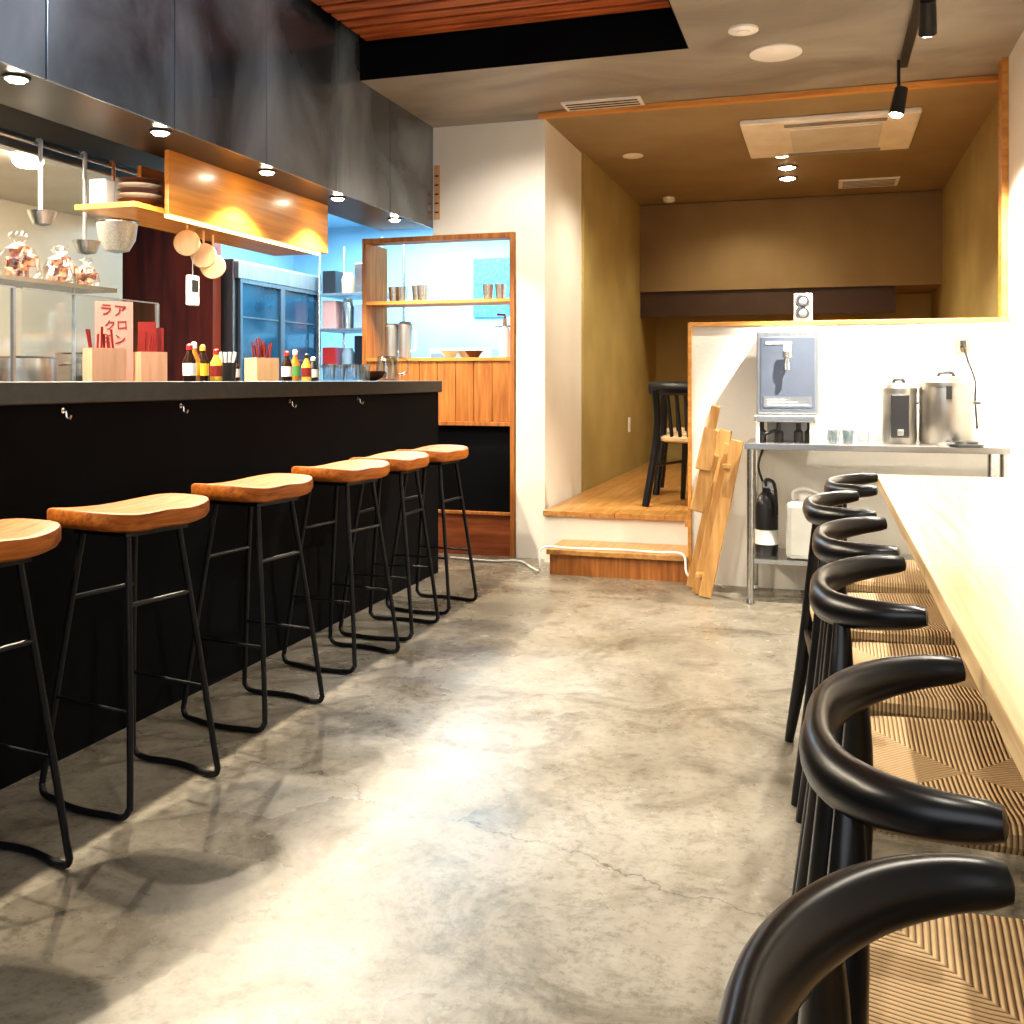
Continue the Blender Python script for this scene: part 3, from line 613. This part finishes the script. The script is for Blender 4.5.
G().tube(crv([(.055,.02,.12),(.10,.03,.11),(.10,.03,.05),(.058,.02,.03)],5),.006,8).obj('handle',m_glass2,r)
T(G().lathe([(.02,0),(.055,.02),(.07,.05),(.066,.05),(.05,.023),(.001,.012)],n=28).obj('small_bowl',m_redb,None,(-2.22,4.69,Z)),'dark red bowl on the counter','bowl')
def cup(x,y,z,mat,h=.10,R=.036,lab='stainless steel cup on the hatch shelf'):
    T(G().lathe([(R*.75,0),(R,h),(R*.94,h),(R*.7,.006),(.001,.006)],n=20).obj('steel_cup',mat,None,(x,y,z)),lab,'cup','cups on the hatch shelf')
for x in(-2.60,-2.54,-2.42,-2.38,-1.97,-1.89): cup(x,5.77+.04*math.sin(x*9),1.535,m_ss)
for i,(x,h) in enumerate(((-2.61,.20),(-2.52,.21))):
    r=E('plastic_pitcher','grey-white water pitcher on the lower hatch shelf','pitcher',(x,5.80,1.185),group='pitchers in the hatch')
    G().lathe([(.040,0),(.044,h),(.040,h),(.037,.006),(.001,.006)],n=24).obj('pitcher_body',m_ssb,r); G().lathe([(.046,h),(.036,h+.02),(.001,h+.022)],n=24).obj('lid',m_greyp,r)
    G().tube(crv([(.040,0,h*.9),(.07,0,h*.8),(.07,0,h*.3),(.040,0,h*.2)],4),.006,8).obj('handle',m_paper,r)
for i,x in enumerate((-2.20,-2.06,-2.13)):
    T(G().lathe([(.025,0),(.06,.045),(.057,.045),(.022,.005),(.001,.005)],n=24).obj('serving_bowl',m_bowl if i!=1 else m_redb,None,(x,5.75+.05*i,1.185)),'small serving bowl on the lower hatch shelf','bowl','bowls in the hatch')
r=E('soap_dispenser','white pump bottle on the lower hatch shelf','bottle',(-1.86,5.80,1.185)); G().lathe([(.035,0),(.037,.16),(.015,.20),(.012,.24)],n=20).obj('bottle_body',m_white,r); G().tube([(0,0,.24),(0,0,.26),(-.05,0,.265)],.007,8).obj('pump',m_redc,r)
T(G().lathe([(.001,.07),(.02,.065),(.11,0),(.105,0),(.018,.06),(.001,.064)],n=26).obj('pendant_lamp',m_greyp,None,(-2.08,6.6,1.42)),'small grey metal shade hanging in the kitchen','lamp')
G().tube([(0,0,.06),(0,0,1.08)],.004,6).obj('cord',m_dark,bpy.data.objects['pendant_lamp'])
S(G().box(-3.05,-2.45,8.57,8.60,1.62,2.15).obj('window_1',m_bluew,smooth=False))
r=E('kitchen_back_counter','stainless back kitchen counter along the kitchen wall','counter',(-2.7,8.2,0)); B('counter_body',-.65,.8,-.3,.35,0,.88,m_ssb,r); B('worktop',-.66,.82,-.32,.37,.88,.92,m_ss,r)
r=E('microwave_oven','white microwave oven on the back kitchen counter','microwave',(-2.95,8.15,.92)); B('case',-.28,.28,-.2,.2,0,.40,m_white,r,.01); B('door',-.26,.12,-.215,-.2,.04,.36,m_greyp,r,.004)
r=E('rice_bin','white lidded container on the back kitchen counter','container',(-2.35,8.15,.92)); B('bin',-.2,.2,-.2,.2,0,.40,m_white,r,.02); B('lid',-.21,.21,-.21,.21,.40,.44,m_greyp,r,.01)
r=E('display_refrigerator','tall commercial refrigerator with sliding glass doors','refrigerator',(-4.3,6.86,0))
B('cabinet',-.3,.26,-.62,.62,0,1.92,m_fr,r,.01); B('header',.26,.30,-.62,.62,1.78,1.90,m_ssb,r,.004)
for (a,b) in((-.59,.0),(.0,.59)):
    B('door',.26,.275,a+.01,b-.01,.15,1.76,m_blue,r); g=G()
    g.box(.275,.295,a,a+.03,.12,1.78).box(.275,.295,b-.03,b,.12,1.78).box(.275,.295,a+.03,b-.03,1.75,1.78).box(.275,.295,a+.03,b-.03,.12,.16)
    for z in(.5,.85,1.2,1.5): g.box(.276,.28,a+.04,b-.04,z,z+.012)
    g.obj('door_frame',m_fr,r,smooth=False); B('handle',.295,.315,a+.05,a+.07,.8,1.2,m_dark,r)
r=E('wire_rack','steel storage rack crowded with kitchen supplies','rack',(-3.69,7.60,0))
for x in(-.28,.28):
    for y in(-.22,.22): G().tube([(x,y,0),(x,y,2.2)],.012,8).obj('post',m_ss,r)
for z in(.3,.9,1.15,1.45,1.74): B('shelf',-.29,.29,-.23,.23,z,z+.02,m_ssb,r)
cols=[m_paper,m_dark,m_boxw,m_redc,m_greyp,m_soy,m_pink,m_ss]
for z in(1.17,1.47,1.76):
    for k in range(4):
        h=random.uniform(.12,.25); x=-3.90+k*.145
        if k%2: T(G().lathe([(.05,0),(.055,h*.7),(.04,h*.9),(.04,h),(.001,h)],n=18).obj('food_container',cols[(k+int(z*10))%8],None,(x,7.47,z)),'lidded kitchen container on the storage rack','container','supplies on the rack')
        else: T(B('food_carton',x-.06,x+.06,7.41,7.55,z,z+h,cols[(k*3+int(z*10))%8],bevel=.005),'boxed kitchen supply on the storage rack','box','boxes on the rack')
r=E('wall_notice','narrow paper notice with red lines on the plaster wall','sign',(-2.245,5.65,2.02)); B('paper',-.02,.02,-.004,0,0,.33,m_boxw,r)
for k in range(5): B('print_line',-.012,.012,-.005,-.004,.04+k*.055,.05+k*.055,m_redink,r)
T(B('wall_switch',-1.549,-1.541,8.15,8.22,.62,.74,m_cream),'small cream outlet plate on the ochre wall','outlet')
# ---------------------------------------------------------------- lights
area((-3.15,3.0,1.90),(-3.3,3.0,0),46,.4,2.6,(1,.90,.74))
area((-3.2,7.2,2.46),(-3.2,7.2,0),190,1.8,1.8,(.55,.82,1))
spot((-1.05,3.1,2.72),(-1.12,3.2,0),105,30,(.45,.66,1),.8)
spot((-1.0,2.5,2.72),(-.95,2.5,0),90,30,(.45,.66,1),.8)
spot((-.95,1.9,2.72),(-.80,1.9,0),60,30,(.50,.70,1),.8)
spot((-1.0,2.6,2.72),(-2.27,3.0,2.25),56,110,(.74,.86,1),.9)  # this and the next: added cool spots, no fixture, brightening the bulkhead panels
spot((-1.0,1.4,2.72),(-2.27,1.6,2.25),52,110,(.74,.86,1),.9)
spot((-.3,1.0,CE-.03),(-.3,1.2,0),46,110,(1,.92,.8),.8)
spot((-.3,3.6,CE-.03),(-.4,3.8,0),58,100,(1,.92,.8),.7)
spot((-1.35,4.75,CE-.03),(-1.6,5.6,1.2),58,100,(1,.92,.80),.7)  # added spot with no fixture, lifts the plaster pier
area((-.8,-1.0,1.9),(-.9,4,1.0),30,3.0,1.6,(.90,.95,1))
w=bpy.data.worlds.new('world'); scn.world=w; w.use_nodes=True; w.node_tree.nodes['Background'].inputs[0].default_value=(.85,.92,1,1); w.node_tree.nodes['Background'].inputs[1].default_value=.36
scn.view_settings.view_transform='Standard'
scn.view_settings.exposure=.12
try: scn.view_settings.look='Medium High Contrast'
except Exception as ex: print(ex)
# ---------------------------------------------------------------- camera
cd=bpy.data.cameras.new('camera'); cd.lens=1000/1024*36; cd.sensor_width=36; cd.shift_y=-.129; cd.clip_start=.02
co=bpy.data.objects.new('camera',cd); C.objects.link(co); co.location=(0,0,1.05); co.rotation_euler=(pi/2,0,math.radians(17.38)); scn.camera=co
